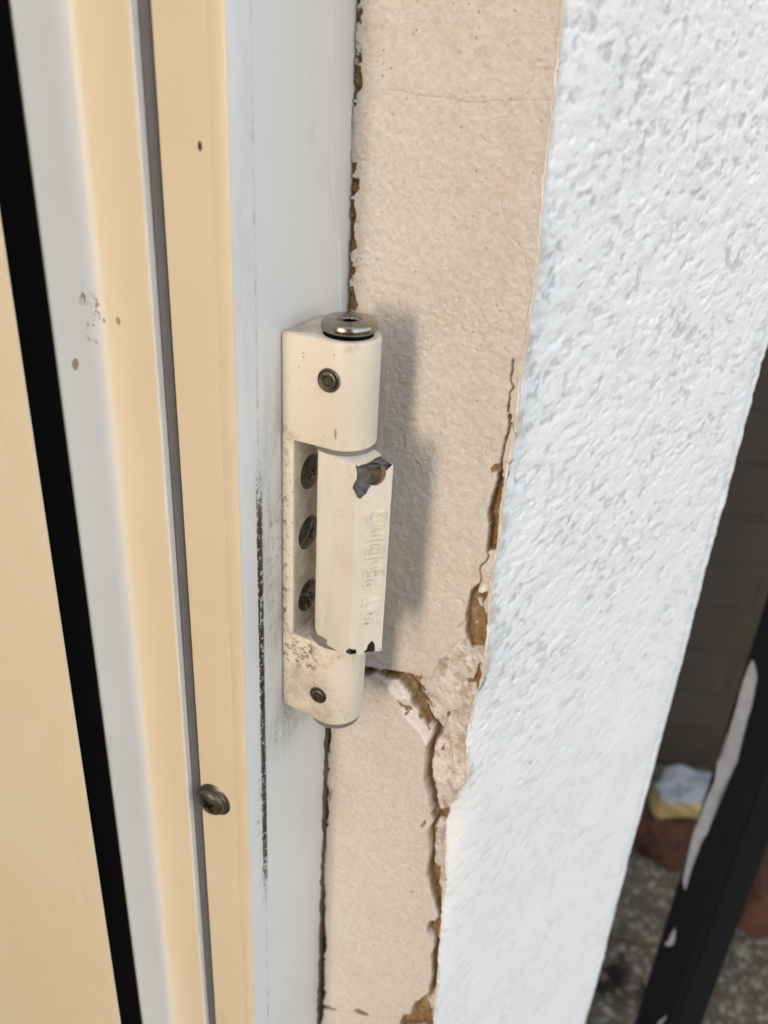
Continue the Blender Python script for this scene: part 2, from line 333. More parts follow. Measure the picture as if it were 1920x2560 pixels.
def st_frame(k, p, c):
    x, y, z = k.xyz(p)
    # black broken line of dirt down the side groove
    wob = k.math('MULTIPLY', k.math('SUBTRACT', k.noise(k.scale(p, (0, 0, 1)), 350, 4, .7), .5), 0.0012)
    yy = k.math('ADD', y, wob)
    core = k.mul(k.ramp(yy, .0059, .0063), k.ramp(yy, .0086, .0080))
    zr = k.mul(k.ramp(z, .028, .000), k.ramp(z, -.135, -.100))
    brk = k.ramp(k.math('ADD', k.noise(k.scale(p, (.8, .8, 1)), 750, 5, .8), k.math('MULTIPLY', zr, .19)), .60, .645)
    side = k.ramp(x, -.0012, -.0004)
    line = k.mul(core, zr, brk, side)
    faint = k.mul(k.ramp(y, .0068, .0071), k.ramp(y, .0078, .0074), side, k.ramp(k.noise(k.scale(p, (.3, .3, 1)), 250, 3), .45, .65), .28)
    c = k.mix(faint, c, (.20, .17, .14)); c = k.mix(line, c, (.02, .018, .014))
    # grime round the hinge
    n1 = k.noise(p, 420, 5, .75); n2 = k.noise(k.scale(p, (1, 1, .25)), 220, 4, .7)
    g1 = k.mul(.8, k.add(k.blob((0, 13.5, -8), (6, 6, 34), .8), k.blob((0, 18, -62), (6, 9, 8)), k.blob((0, 5.5, -95), (4, 2.5, 34))), k.ramp(n1, .52, .66))
    c = k.mix(k.mul(g1, .85, side), c, (.10, .065, .04))
    g2 = k.mul(k.add(k.blob((0, 14, -5), (8, 9, 60)), k.blob((0, 18, -60), (8, 16, 18)), k.mul(k.blob((0, 4, 60), (4, 5, 60)), .35)), k.ramp(n2, .35, .75), side)
    c = k.mix(k.mul(g2, .55), c, (.30, .27, .24))
    # smudge, bitumen-black blob and rusty drips on the front
    fr = k.ramp(y, .0012, .0003)
    m = k.add(k.blob((-6.2, 0, 80.6), (.55, 1.5, 1.0), .3))
    c = k.mix(k.mul(m, fr), c, (.05, .03, .02))
    sm = k.mul(k.add(k.blob((-33.0, -3.8, 46), (3, 3, 9)), k.blob((-32, -4, 50), (4, 3, 4))), k.ramp(n1, .50, .62))
    c = k.mix(k.mul(sm, .8, fr), c, (.17, .12, .07))
    for (a, a2, b_, r) in ((-33.2, -9.2, 37.5, 1.1), (-30.5, -2.8, 45.6, .42), (-26.7, -2.8, 46.2, .75), (-32.9, -2.9, 32.9, .95)):
        c = k.mix(k.mul(k.blob((a, a2, b_), (r, r, r*1.4), .4), .85), c, (.32, .19, .09))
    return c
def st_hinge(k, p, c):
    x, y, z = k.xyz(p)
    n1 = k.noise(p, 500, 5, .8); n2 = k.noise(p, 160, 4, .7)
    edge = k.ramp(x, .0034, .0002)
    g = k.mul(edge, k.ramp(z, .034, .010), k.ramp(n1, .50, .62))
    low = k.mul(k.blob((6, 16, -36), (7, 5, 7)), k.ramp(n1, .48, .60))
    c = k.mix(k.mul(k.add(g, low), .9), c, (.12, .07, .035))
    dust_shade = k.mul(k.add(k.mul(k.ramp(y, .0163, .0175), k.ramp(x, .006, .0035), k.ramp(z, .022, .019), 3.0), k.blob((8, 16, -50), (10, 6, 16)), k.blob((2, 24, 45), (6, 12, 2))), k.ramp(n2, .30, .7))  # dust patches, plus shade painted over the recessed plate
    c = k.mix(k.mul(dust_shade, .6), c, (.27, .235, .185))
    gr = k.mul(k.ramp(k.noise(p, 240, 5, .72), .52, .68), k.add(.25, k.ramp(z, .0425, .0445), k.ramp(z, .026, .021)))
    c = k.mix(k.mul(gr, .55), c, (.42, .32, .20))
    fl = k.mul(k.ramp(k.vor(p, 520), .13, .07), k.ramp(k.noise(p, 90, 2), .50, .60))
    c = k.mix(fl, c, (.16, .09, .04))
    c = k.mix(k.mul(k.blob((13.6, 15.8, 25), (.35, 3, 1.6), .5), .7), c, (.15, .10, .07))
    return c
def st_leaf(k, p, c):
    x, y, z = k.xyz(p)
    n1 = k.noise(p, 500, 5, .8); n2 = k.noise(k.scale(p, (1, 1, .3)), 200, 4, .7)
    fl = k.mul(k.ramp(k.vor(p, 300), .12, .06), k.ramp(k.noise(p, 80, 2), .52, .62))
    c = k.mix(fl, c, (.22, .12, .05))
    c = k.mix(k.mul(k.ramp(n2, .4, .75), .30), c, (.60, .50, .38)); c = k.mix(k.mul(k.ramp(n1, .60, .72), .35), c, (.40, .30, .19))
    far = k.mul(k.ramp(y, .0275, .0315), k.ramp(n2, .3, .6))
    c = k.mix(k.mul(far, .5), c, (.55, .48, .33))
    return c

def mat_plaster():
    k = NT("cream_plaster_reveal", .85); p = k.pos()
    mo = k.attr("mortar"); ch = k.attr("chip")
    n1 = k.noise(p, 60, 5, .6); n2 = k.noise(p, 700, 4, .7); n3 = k.noise(p, 25, 3)
    cream = k.mix(k.ramp(n3, .3, .7), (.70, .64, .565), (.67, .63, .585))
    cream = k.mix(k.ramp(n1, .52, .72, 0, .55), cream, (.66, .565, .46))
    cream = k.mix(k.ramp(n2, .42, .72, 0, .42), cream, (.47, .41, .35))
    sp = k.mul(k.ramp(k.vor(p, 420), .14, .06), k.ramp(k.noise(p, 130, 3), .47, .58))
    cream = k.mix(k.mul(sp, .75), cream, (.24, .17, .11))
    sp2 = k.mul(k.ramp(k.vor(p, 90), .055, .03), k.ramp(k.noise(p, 40, 3), .50, .56))
    cream = k.mix(k.mul(sp2, .85), cream, (.12, .08, .05))
    white = k.mix(k.ramp(n2, .35, .7), (.84, .80, .78), (.72, .66, .62))
    brown = k.mix(k.ramp(n2, .3, .7), (.36, .245, .125), (.20, .125, .06))
    brown = k.mix(k.ramp(n1, .5, .75), brown, (.45, .34, .20))
    grit = k.ramp(k.vor(p, 650), .30, .12)
    brown = k.mix(k.mul(grit, .6), brown, (.12, .075, .04))
    c = k.mix(ch, cream, white); c = k.mix(mo, c, brown)
    b1 = k.bump(k.noise(p, 480, 5, .68), .0009, .6)
    b = k.bump(n2, .0003, .7, b1)
    return k.done(c, .9, b, spec=.25)
def mat_render():
    k = NT("white_masonry_paint", .75); p = k.pos()
    n = k.noise(p, 40, 4); f = k.noise(k.scale(p, (1, 1, .5)), 900, 4, .6)
    c = k.mix(k.ramp(n, .4, .75), (.91, .91, .905), (.885, .885, .89)); c = k.mix(k.attr('hollow_shade'), c, (.50, .50, .51))
    pin = k.mul(k.ramp(k.vor(p, 210), .06, .03), k.ramp(k.noise(p, 60, 2), .52, .62))
    c = k.mix(k.mul(pin, .8), c, (.22, .19, .17))
    sp = k.mul(k.ramp(k.vor(p, 45), .035, .02), k.ramp(k.noise(p, 20, 2), .5, .56))
    c = k.mix(k.mul(sp, .8), c, (.35, .24, .13))
    c = k.mix(k.attr("stain"), c, (.62, .50, .38))
    return k.done(c, .62, k.bump(k.noise(p, 1100, 3, .6), .00035, .6), spec=.15)
def simple(name, color, rough, metal=0.0, bumps=None, var=.15, sc=200):
    k = NT(name); p = k.pos(); n = k.noise(p, sc, 4, .6)
    c = k.mix(k.ramp(n, .3, .7), color, tuple(x*(1-var) for x in color))
    return k.done(c, rough, k.bump(n, bumps[0], bumps[1]) if bumps else None, metal)

m_frame = upvc("white_upvc_frame", st_frame, (.80, .80, .79), "front")
m_sash = upvc("white_upvc_sash", None, WHITE, "all")
m_hinge = upvc("white_powder_coat_hinge", st_hinge, (.79, .71, .585))
m_leaf = upvc("white_powder_coat_leaf", st_leaf, (.79, .735, .635))
m_plaster = mat_plaster(); m_render = mat_render()
m_rubber = simple("black_rubber", (.003, .003, .0035), .95, sc=90, bumps=(.0002, .3))
m_ridge_shadow = simple("grey_ridge_shadow", (.145, .135, .135), .7)
m_bush = simple("grey_nylon", (.21, .205, .185), .5)
m_zinc = simple("bare_grey_zinc", (.20, .205, .195), .6, .35, (.0006, .6), .5, 700)
m_steel = simple("worn_steel", (.42, .38, .33), .27, 1.0, (.00005, .3), .35, 300)
m_dark = simple("dark_steel", (.19, .165, .13), .38, .85, (.0002, .5), .5, 500)
m_hole = simple("dusty_screw_hole", (.62, .52, .41), .8, 0, (.0004, .6), .6, 600)
m_black = simple("black_gloss_paint", (.005, .006, .009), .38, 0, (.0002, .25), .3, 60)
m_streak = simple("scraped_white_paint", (.34, .36, .40), .6, 0, (.0002, .4), .2, 120)
for m_, v_ in ((m_rubber, .05), (m_black, .22)): m_.node_tree.nodes['Principled BSDF'].inputs['Specular IOR Level'].default_value = v_
m_cob = simple("grey_cobweb", (.42, .38, .32), .9)
m_debris = simple("brown_debris", (.09, .055, .03), .9)

# ================================================================== DOOR FRAME AND SASH
Z0, Z1 = (GROUND+0.02)*1000, TOP*1000
frame = thing("door_frame", (-0.01, 0.03, GROUND), "white plastic door frame post with a flat outer face, the side face carrying the old hinge", "door frame")
# front face, side face with its scribed groove, and the shallow curve to the ridge beside the sash
fp = [(-18.5, 60), (-60, 60), (-60, .0), (-18.45, .0), (-18.45, .0)]
prof = [(-60, 1.6), (-17.2, 1.6), (-16.7, 1.5), (-16.2, 1.1), (-15.7, .45), (-15.3, .12), (-14.7, 0), (-4.15, 0), (-3.95, .13), (-3.7, .0), (-.55, 0), (-.16, .16), (0, .55), (0, 6.75), (-.2, 7.0), (-.2, 7.35), (-.06, 7.6), (-.05, 41), (-.15, 42.5), (-.2, 62), (-60, 62)]
bm = bmesh.new(); prism(bm, prof, Z0, Z1)
link("frame_post", bm_mesh(bm), m_frame, frame, smooth=28)
bm = bmesh.new(); prism(bm, [(-17.9, 1.5), (-17.75, -.6), (-17.3, -.75), (-16.8, -.45), (-16.3, .15), (-16.05, .6), (-16.4, 1.5)], Z0, Z1-1); link("ridge_shadow_strip", bm_mesh(bm), m_ridge_shadow, frame, smooth=60)  # grey strip laid in as the shadow beside the trim ridge
# bead of sealant painted over, wandering down the side face above the hinge
bm = bmesh.new(); path = []
rs = np.random.RandomState(4)
for i in range(70):
    z = 230-i*2.72
    y = 33.2 + (1.2*sstep(110, 70, z)) + 3.9*sstep(74, 55, z) + 1.2*sstep(56, 44, z) + .12*math.sin(z*.6)
    path.append((y, z, .32+.10*rs.rand()+(.25 if abs(z-73) < 1.5 or abs(z-58) < 1 or abs(z-51) < 1.2 else 0)))
prev = None
for y, z, r in path:
    ring = [bm.verts.new(Vector((-.05-.12+1.35*r*math.cos(t), y+1.9*r*math.sin(t), z))*MM) for t in np.linspace(-1.5, 1.5, 7)]
    if prev:
        for i in range(6): bm.faces.new((prev[i], prev[i+1], ring[i+1], ring[i]))
    prev = ring
link("sealant_bead", bm_mesh(bm), m_frame, frame, smooth=60)
# inner, raised part: the step beside the front face (the grey strip is its thin shadow)
ridge = thing("door_trim", (-0.03, 0, GROUND), "white plastic cover trim in the shadow beside the black door seal", "door trim")
prof = [(-58, 1.55), (-58, -13.4), (-34.2, -13.5), (-33.5, -13.4), (-33.2, -13.0), (-33.2, -6.5)]+[(-33.2+3.4*(1-math.cos(t)), -6.2+3.4*math.sin(t)) for t in np.linspace(0, math.pi/2, 9)]+[(-24, -2.8), (-20, -2.88), (-18.3, -2.9), (-17.7, -2.8), (-17.45, -2.5), (-17.5, -2.0), (-17.9, 1.55)]
bm = bmesh.new(); prism(bm, prof, Z0, Z1)
link("trim_profile", bm_mesh(bm), m_frame, ridge, smooth=28)

# sash of the door standing 19 mm proud, with its rubber seal
sash = thing("door", (-0.3, -0.02, GROUND), "white plastic door leaf standing proud of its frame with a wide black rubber seal", "door")
prof = [(-34.5, -21.5), (-33.45, -21.7), (-33.3, -22.2), (-33.6, -22.6), (-40.4, -22.6), (-40.6, -22.45), (-40.8, -22.45), (-41.0, -22.7), (-56, -23.0), (-95, -23.2), (-96, -22.5), (-104, -15.5), (-106, -15.3), (-106, 16), (-61, 16), (-61, -14.5), (-61, -21.5)]
bm = bmesh.new(); prism(bm, prof, Z0+8, Z1-60)
link("stile", bm_mesh(bm), m_sash, sash, smooth=28)
bm = bmesh.new()
b = [(-106.5, -9), (-700, -9), (-700, 9), (-106.5, 9)]; prism(bm, b, Z0+108, Z1-160, 1, 1)
link("door_panel", bm_mesh(bm), m_sash, sash)
for (a, c) in ((Z0+8, Z0+104), (Z1-156, Z1-60)):
    bm = bmesh.new(); prism(bm, [(-106.5, -19.2), (-700, -19.2), (-700, 16), (-106.5, 16)], a, c, 1, 1)
    link("rail", bm_mesh(bm), m_sash, sash)
prof = [(-33.75, -21.45), (-33.55, -20.9), (-33.6, -14.0), (-33.8, -13.55), (-60.9, -13.55), (-60.9, -21.45)]
bm = bmesh.new(); prism(bm, prof, Z0+8, Z1-60)
link("rubber_seal", bm_mesh(bm), m_rubber, sash, smooth=40)

# fixing screw with a dark washer, in the frame's front face
c = Vector((-11.2, 0, -80.5))
scr = thing("fixing_screw", c*MM, "dark cross-slotted screw standing out of the front of the white frame below the hinge", "screw")
bm = bmesh.new()
lathe(bm, [(0, -.3), (4.9, -.3), (5.0, .25), (4.6, .5), (4.2, .55), (4.0, .9), (3.7, .95), (3.6, 1.2), (0, 1.2)], c+Vector((.4, 0, 0)), (.05, -1, .0), 40)
link("washer", bm_mesh(bm), m_dark, scr)
bm = bmesh.new()
lathe(bm, [(0, .6), (3.9, .6), (4.1, 1.0), (4.05, 1.6), (3.8, 2.1), (3.0, 2.5), (1.6, 2.7), (0, 2.75)], c, (.08, -1, -.06), 48)
hm = bm_mesh(bm)
q = Vector((.08, -1, -.06)).to_track_quat('Z', 'Y')
cuts = [cross_cutter(c, q, .5, 2.6, 1.05, 1.1, 6)]
link("screw_head", boolean(hm, cuts), m_dark, scr, smooth=30)

# ================================================================== HINGE
hinge = thing("door_hinge", (0.008, 0.022, -0.055), "old white hinge with a chipped moving leaf screwed to the side of the frame", "hinge")
AX = (12.0, 22.8); RR = 7.0
def arc(cx, cy, r, a0, a1, n):
    return [Vector((cx+r*math.cos(math.radians(a0+(a1-a0)*i/n)), cy+r*math.sin(math.radians(a0+(a1-a0)*i/n)))) for i in range(n+1)]
# D shaped section: flat front at Y=15.8, round nose, back tapering to the frame
D = [Vector((.15, 31.5)), Vector((.15, 15.95)), Vector((.4, 15.75))]+arc(AX[0], AX[1], RR, -92, 110, 34)+[Vector((4, 31.3))]
D2 = D
bm = bmesh.new()
def flush(rings, zs, pts):
    """no rounding where a knuckle runs on into the plate"""
    for rg in rings:
        for v, p in zip(rg, pts):
            if p.x < 3.3 and abs(v.co.z/MM-zs) < .8: v.co = Vector((p.x, p.y, zs))*MM
flush(prism(bm, D2, 21.0, 44.8, .5, .7), 21.0, D2)
# lower knuckle: front lower corner cut away towards the frame
rings = prism(bm, D2, -55.4, -31.0, .7, .4); flush(rings, -31.0, D2)
for rg in rings:
    for v in rg:
        X, Y, Zz = v.co/MM
        if Zz < -54.0 and X < 6: v.co.z += MM*(1.3*(1-X/6)**1.5)
# plate between the two knuckles, left open where it butts against them
prism(bm, round_poly([(.15, 31.5), (.15, 15.78), (3.15, 15.78), (3.15, 31.5)], [0, .15, .35, 0], 3), -31.0, 21.0, caps=False)
prism(bm, [(3.2, 31.4), (3.2, 33.5), (.2, 33.5), (.2, 31.4)], -55, 44.0)
link("fixed_leaf", bm_mesh(bm), m_hinge, hinge, smooth=30)

# moving leaf: white skin broken away at its top outer corner and along its foot
LP = Vector((20, 14.4)); LD = Vector((.695, .719)); LN = Vector((.719, -.695))
fr_ = [(x, 16.3-1.9*(x-8.7)/11.3) for x in (11.2, 11.9, 12.6, 13.3, 14.2)]
LV = [(8.7, 16.3)]+fr_+[(20, 14.4), (25.7, 20.3), (17.6, 24.9), (15.5, 29.2), (9.6, 29.4), (8.0, 23)]
L = round_poly(LV, [1.6]+[0]*5+[.35, .3, 1.5, 2.5, 3, 3], 4)
bm = bmesh.new()
for rg in prism(bm, L, -30.2, 19.9, .25, .35):      # lower inner corner rounded off
    for v in rg:
        if v.co.z < -.029 and v.co.x < .0141: v.co.z += MM*5.2*(1-math.sqrt(max(0, 1-min(1, (14.1-v.co.x/MM)/5.5)**2)))
skin = bm_mesh(bm)
def cutter(front, depth_dir, near=-1.5, far=5.0):
    """prism with a jagged outline: points (mm) on the surface, swept along a direction"""
    b = bmesh.new(); ds = [(Vector(p)-M.translation*1000).normalized() if depth_dir is None else Vector(depth_dir).normalized() for p in front]
    n3 = -Vector((LN.x, LN.y, 0))
    a = [b.verts.new((Vector(p)+d*near/d.dot(n3))*MM) for p, d in zip(front, ds)]; e = [b.verts.new((Vector(p)+d*far/d.dot(n3))*MM) for p, d in zip(front, ds)]
    n = len(front); b.faces.new(a); b.faces.new(e[::-1])
    for i in range(n): b.faces.new((a[i], a[(i+1) % n], e[(i+1) % n], e[i]))
    bmesh.ops.triangulate(b, faces=b.faces[:])
    return bm_mesh(b)
def on_plane(px, py, off=0.0):
    """point where a sight line of the photograph meets the leaf's side face"""
    d = R @ Vector(((px-960)/2200, -(py-1280)/2200, -1)); o = M.translation*1000; n3 = Vector((LN.x, LN.y, 0)); p0 = Vector((LP.x, LP.y, 0))-n3*off
    return o+d*((p0-o).dot(n3)/d.dot(n3))
vdir = Vector((-.62, .62, -.48))
jag = [(889, 1160), (894, 1166), (905, 1162), (914, 1160), (921, 1156), (929, 1152), (936, 1147), (944, 1143), (950, 1141), (957, 1134), (964, 1126), (1000, 1130), (1010, 1150), (986, 1158), (980, 1163), (973, 1170), (968, 1175), (962, 1179), (961, 1190), (958, 1199), (951, 1206), (944, 1211), (935, 1210), (930, 1208), (926, 1216), (920, 1224), (916, 1234), (909, 1239), (905, 1244), (899, 1248), (893, 1243), (890, 1236), (886, 1228), (881, 1220), (884, 1210), (889, 1203), (892, 1195), (893, 1184), (891, 1174)]
f = [on_plane(x, y) for x, y in jag]
c1 = cutter(f, None, -3.5, 6.0)
jag2 = [(866, 1626), (875, 1620), (880, 1624), (889, 1623), (892, 1634), (896, 1644), (890, 1648), (880, 1652), (860, 1646)]
c2 = cutter([on_plane(x, y) for x, y in jag2], None, -2.5, 3)
jag3 = [(893, 1662), (899, 1646), (907, 1640), (909, 1630), (916, 1624), (920, 1612), (929, 1602), (935, 1606), (938, 1616), (938, 1629), (948, 1627), (957, 1626), (962, 1622), (975, 1626), (972, 1660), (920, 1690)]
c3 = cutter([on_plane(x, y) for x, y in jag3], (-.719, .695, -.1), -3, 6)
skin = boolean(skin, [c1], True); skin = boolean(skin, [c2, c3])
leaf = link("moving_leaf", skin, m_leaf, hinge, smooth=30)
tag(leaf, "white moving leaf of the hinge with its corner broken away")
bm = bmesh.new(); prism(bm, inset([Vector(p) for p in round_poly(LV, [1.6]+[0]*5+[.2, .2, 1.5, 2.5, 3, 3], 4)], .4), -29.6, 19.45)
core = bm_mesh(bm)
for v in core.vertices:
    if v.co.z < -.028 and v.co.x < .0136: v.co.z = -.021
hc = on_plane(937, 1186, .4)
def drill(c, d, r, l0, l1):
    b = bmesh.new(); lathe(b, [(0, l0), (r, l0), (r, l1), (0, l1)], c, d, 28); return bm_mesh(b)
ddir = Vector((.60, -.72, .36)).normalized()
b = bmesh.new(); fp4 = [Vector((20.2, 15.6, 13.4)), Vector((20.2, 15.6, 21)), Vector((20.2, 33, 21)), Vector((20.2, 33, 17.4))]
core = boolean(core, [drill(hc, ddir, 2.45, -5, 6)], True)
link("broken_metal_core", core, m_zinc, leaf, root=hinge, smooth=30)
link_skin_hole = drill(hc, ddir, 2.45, -5, 6)
nm = boolean(leaf.data.copy(), [(lambda me: (me.transform(Matrix.Translation(-hinge.location)), me)[1])(link_skin_hole)], True)
leaf.data = nm
b = bmesh.new(); lathe(b, [(2.42, 4), (2.42, -4.9), (0, -4.9)], hc, ddir, 28)
N3 = Vector((LN.x, LN.y, 0)); P3 = Vector((LP.x, LP.y, 0))*MM-N3*.0005
for v in b.verts:
    q_ = (v.co-P3).dot(N3)
    if q_ > 0: v.co -= ddir*(q_/ddir.dot(N3))
    if v.co.z > .0193: v.co.z = .0193
link("screw_hole", bm_mesh(b), m_hole, leaf, root=hinge, smooth=60)
# raised lettering up the side face of the moving leaf
cu = bpy.data.curves.new("t", 'FONT'); cu.body = "PAT. PENDING"; cu.size = 1; cu.extrude = .04; cu.bevel_depth = .010; cu.bevel_resolution = 2; cu.offset = -.012; cu.space_character = 1.04
to = bpy.data.objects.new("t", cu); col.objects.link(to)
dg = bpy.context.evaluated_depsgraph_get(); tm = bpy.data.meshes.new_from_object(to.evaluated_get(dg)); bpy.data.objects.remove(to)
co = np.empty(len(tm.vertices)*3); tm.vertices.foreach_get("co", co); co = co.reshape(-1, 3)
mn, mx = co.min(0), co.max(0); u = (co-mn)/(mx-mn)
sA = 6.75-4.2*u[:, 1]; hA = -.05+.80*u[:, 2]
out = np.stack([LP.x+LD.x*sA+LN.x*hA, LP.y+LD.y*sA+LN.y*hA, -21.4+29.9*u[:, 0]], 1)
tm.vertices.foreach_set("co", (out*MM).ravel()); tm.update()
lt = link("raised_lettering", tm, m_leaf, leaf, root=hinge, smooth=50)

# bushings, pin cap, pin end
bm = bmesh.new(); lathe(bm, [(0, 19.4), (6.55, 19.4), (6.75, 19.6), (6.75, 21.3), (0, 21.3)], (*AX, 0), seg=56)
link("bushing", bm_mesh(bm), m_bush, hinge)
bm = bmesh.new(); lathe(bm, [(0, -31.2), (6.9, -31.2), (6.9, -28.6), (6.4, -28.2), (0, -28.2)], (AX[0]+.3, AX[1]-.4, 0), seg=56)
link("bushing", bm_mesh(bm), m_bush, hinge)
bm = bmesh.new(); lathe(bm, [(0, -57.2), (5.6, -57.2), (6.3, -56.9), (6.4, -55.0), (0, -55.0)], (*AX, 0), seg=56)
link("pin_end", bm_mesh(bm), m_bush, hinge)
bm = bmesh.new(); lathe(bm, [(5.0, 44.4), (5.3, 44.8), (5.3, 46.0), (0, 46.0)], (*AX, 0), seg=48)
link("pin_collar", bm_mesh(bm), m_rubber, hinge)
rs = np.random.RandomState(2); jn = rs.rand(64)
def jg(i, t): return .05*math.sin(3*t+1)+.03*math.sin(9*t)
bm = bmesh.new()
lathe(bm, [(0, 45.5), (5.3, 45.6), (5.75, 45.85), (5.95, 46.3), (5.95, 46.8), (5.85, 47.4), (5.55, 47.8), (5.2, 47.9), (3.0, 47.85), (1.75, 47.8), (1.55, 47.6), (1.5, 46.3)], (AX[0]+.1, AX[1]+.1, 0), seg=64, jig=lambda i, t: jg(i, t) if 2 < i < 8 else 0)
pc = link("pin_cap", bm_mesh(bm), m_steel, hinge, smooth=50)
bm = bmesh.new(); lathe(bm, [(1.52, 47.5), (1.45, 46.4), (0, 46.3)], (AX[0]+.1, AX[1]+.1, 0), seg=32); link("socket", bm_mesh(bm), m_rubber, pc, root=hinge)  # black lining stands in for the shade inside the cap's hole
# grub screws in the front of each knuckle
def grub(c, r, tilt):
    c = Vector(c)
    b = bmesh.new(); lathe(b, [(0, .05), (r+.25, .05), (r+.2, .30), (r, .34), (r-.1, .16), (r*.86, .1), (r*.80, .55), (r*.70, .66), (r*.50, .62), (r*.48, -.4), (0, -.4)], c, tilt, 36)
    # hexagonal socket
    o = link("grub_screw", bm_mesh(b), m_dark, hinge, smooth=40)
    b = bmesh.new(); lathe(b, [(r*.50, .63), (r*.46, -.38), (0, -.38)], c, tilt, 6)
    link("hex_socket", bm_mesh(b), m_steel, o, root=hinge, smooth=0)
grub((11.8, 15.75, 36.6), 2.35, (.03, -1, .02))
grub((10.9, 15.75, -46.6), 2.1, (.05, -1, .0))
# three countersunk cross head screws through the plate
for k_, (y, z, a) in enumerate(((22.9, 10.6, .7), (22.3, -5.2, .25), (22.4, -23.2, 1.0))):
    b = bmesh.new(); cc = Vector((3.12, y, z)); lathe(b, [(0, -.3), (4.2, -.3), (4.25, .05), (4.05, .16), (2.6, .42), (0, .52)], cc, (1, 0, 0), 40)
    hm = bm_mesh(b); cuts = [cross_cutter(cc, Vector((1, 0, 0)).to_track_quat('Z', 'Y'), a, 2.3, .75, -.1, 1.5)]
    link("plate_screw", boolean(hm, cuts), m_dark, hinge, smooth=30)
# cobweb strands across the recess, over the plate screws
bm = bmesh.new(); rs = np.random.RandomState(11)
def strand(pts, r):
    prev = None
    for i, p in enumerate(pts):
        d = (pts[min(i+1, len(pts)-1)]-pts[max(i-1, 0)]).normalized(); q = d.to_track_quat('Z', 'Y')
        ring = [bm.verts.new((p+q @ Vector((r*math.cos(t), r*math.sin(t), 0)))*MM) for t in (0, 2.09, 4.19)]
        if prev:
            for i2 in range(3): bm.faces.new((prev[i2], prev[(i2+1) % 3], ring[(i2+1) % 3], ring[i2]))
        prev = ring
for (y0, z0, n_) in ((22, 7, 2), (21.5, -4, 2), (21.5, -23, 5), (20.5, -27, 3)):
    for _ in range(n_):
        a = Vector((3.3, y0+rs.uniform(-3, 1), z0+rs.uniform(-4, 4))); b_ = Vector((rs.uniform(3.4, 6.5), y0+rs.uniform(0, 4), z0+rs.uniform(-5, 5)))
        m_ = (a+b_)/2+Vector((rs.uniform(0, .6), rs.uniform(-1.8, 1.8), rs.uniform(-2.2, 0)))
        strand([a*(1-t)**2+m_*2*t*(1-t)+b_*t*t for t in np.linspace(0, 1, 8)], .05)
web = link("cobweb", bm_mesh(bm), m_cob, None, root=None, smooth=60)
tag(web, "thin grey cobweb strands over the screws in the recess of the hinge", "cobweb")

# ================================================================== HOUSE WALL: plaster reveal + painted render
wall = thing("house_wall", (0.08, 0.10, GROUND), "white painted textured house wall with a cracked cream plaster edge beside the door frame", "wall")
Y1 = 40.6
def ilerp(pts, z):
    a = sorted((q[1], q[0]) for q in pts); return np.interp(z, [q[0] for q in a], [q[1] for q in a])
zz = np.concatenate([np.linspace(Z0, -262, 210)[:-1], np.arange(-262, 122, .22), np.linspace(122, Z1, 400)])
nu = 236
er = ilerp(POLY['edge_right'], zz) + .35*fbm(zz, zz*0, 5, 3, 4)*1.2
hi = ilerp(POLY['edge_left_hi'], zz); lo = ilerp(POLY['edge_left_lo'], zz)
w = sstep(-45, -62, zz)
elx = hi*(1-w)+(lo+.80)*w + (.5*fbm(zz, zz*0+5, 3, 8, 5, .6))
uu = np.linspace(0, 1, nu)
Xg = elx[:, None]*(1-uu)+ (er[:, None]+.6)*uu; Zg = np.repeat(zz[:, None], nu, 1)
# jitter outlines so breaks are never straight
jx = Xg+.30*fbm(Xg, Zg, 2.2, 21, 4, .6)+.16*fbm(Xg, Zg, .7, 25, 2); jz = Zg+.30*fbm(Xg, Zg, 2.2, 31, 4, .6)+.16*fbm(Xg, Zg, .7, 35, 2)
det = (Zg > -262) & (Zg < 122)
def reg(name): return sdf(jx, jz, POLY[name])
h = .42*fbm(Xg, Zg, 22, 41, 3)+.20*fbm(Xg, Zg, 4.5, 45, 4, .55)+.17*fbm(Xg, Zg, 1.3, 49, 3, .65)
h += np.where(Zg > -40, -1.9*np.clip(1-Xg/22, 0, 1)*sstep(0, 60, Zg), 0)
mortar = np.zeros_like(h); chip = np.zeros_like(h)
# lower piece stands out; strip to its right is knocked back
ue = POLY['upper_edge']; le = POLY['low_edge']
lowpoly = [(-20, -60)]+le+[(-20, -262)]
uppoly = [(60, 200), (60, -21), (42.3, -24), (42.4, -33)]+[(39.5, -34.0)]+ue+[(-20, -58), (-20, 200)]
sl = sdf(jx, jz, lowpoly); su = sdf(jx, jz, uppoly)
mid = np.where(Zg < -20, np.minimum(-sl, -su), -1)           # the knocked-back strip
rough = 1.15*fbm(Xg, Zg, 6, 61, 4, .6)+.55*fbm(Xg, Zg, 1.8, 66, 4, .7)+.3*fbm(Xg, Zg, .7, 68, 2, .7)
h = h+np.where(sl > 0, 1.7*sstep(0, .3, sl)*sstep(-262, -250, Zg)-.0, 0)
back = -1.35+rough
h = np.where(mid > 0, h*(1-sstep(0, .3, mid))+back*sstep(0, .3, mid), h)
toward = sstep(5.5, 1.2, er[:, None]-Xg)                    # strip rises again to the painted edge
h = np.where(mid > 0, h+toward*.9*sstep(0, 1, mid), h)
mortar = np.maximum(mortar, sstep(.05, .40, fbm(Xg, Zg, 2.6, 311, 4, .65)-.12*rough)*(mid > 0)*.42); chip = np.maximum(chip, sstep(.12, .35, fbm(Xg, Zg, 3.2, 321, 4, .65))*(mid > 0)*.75)
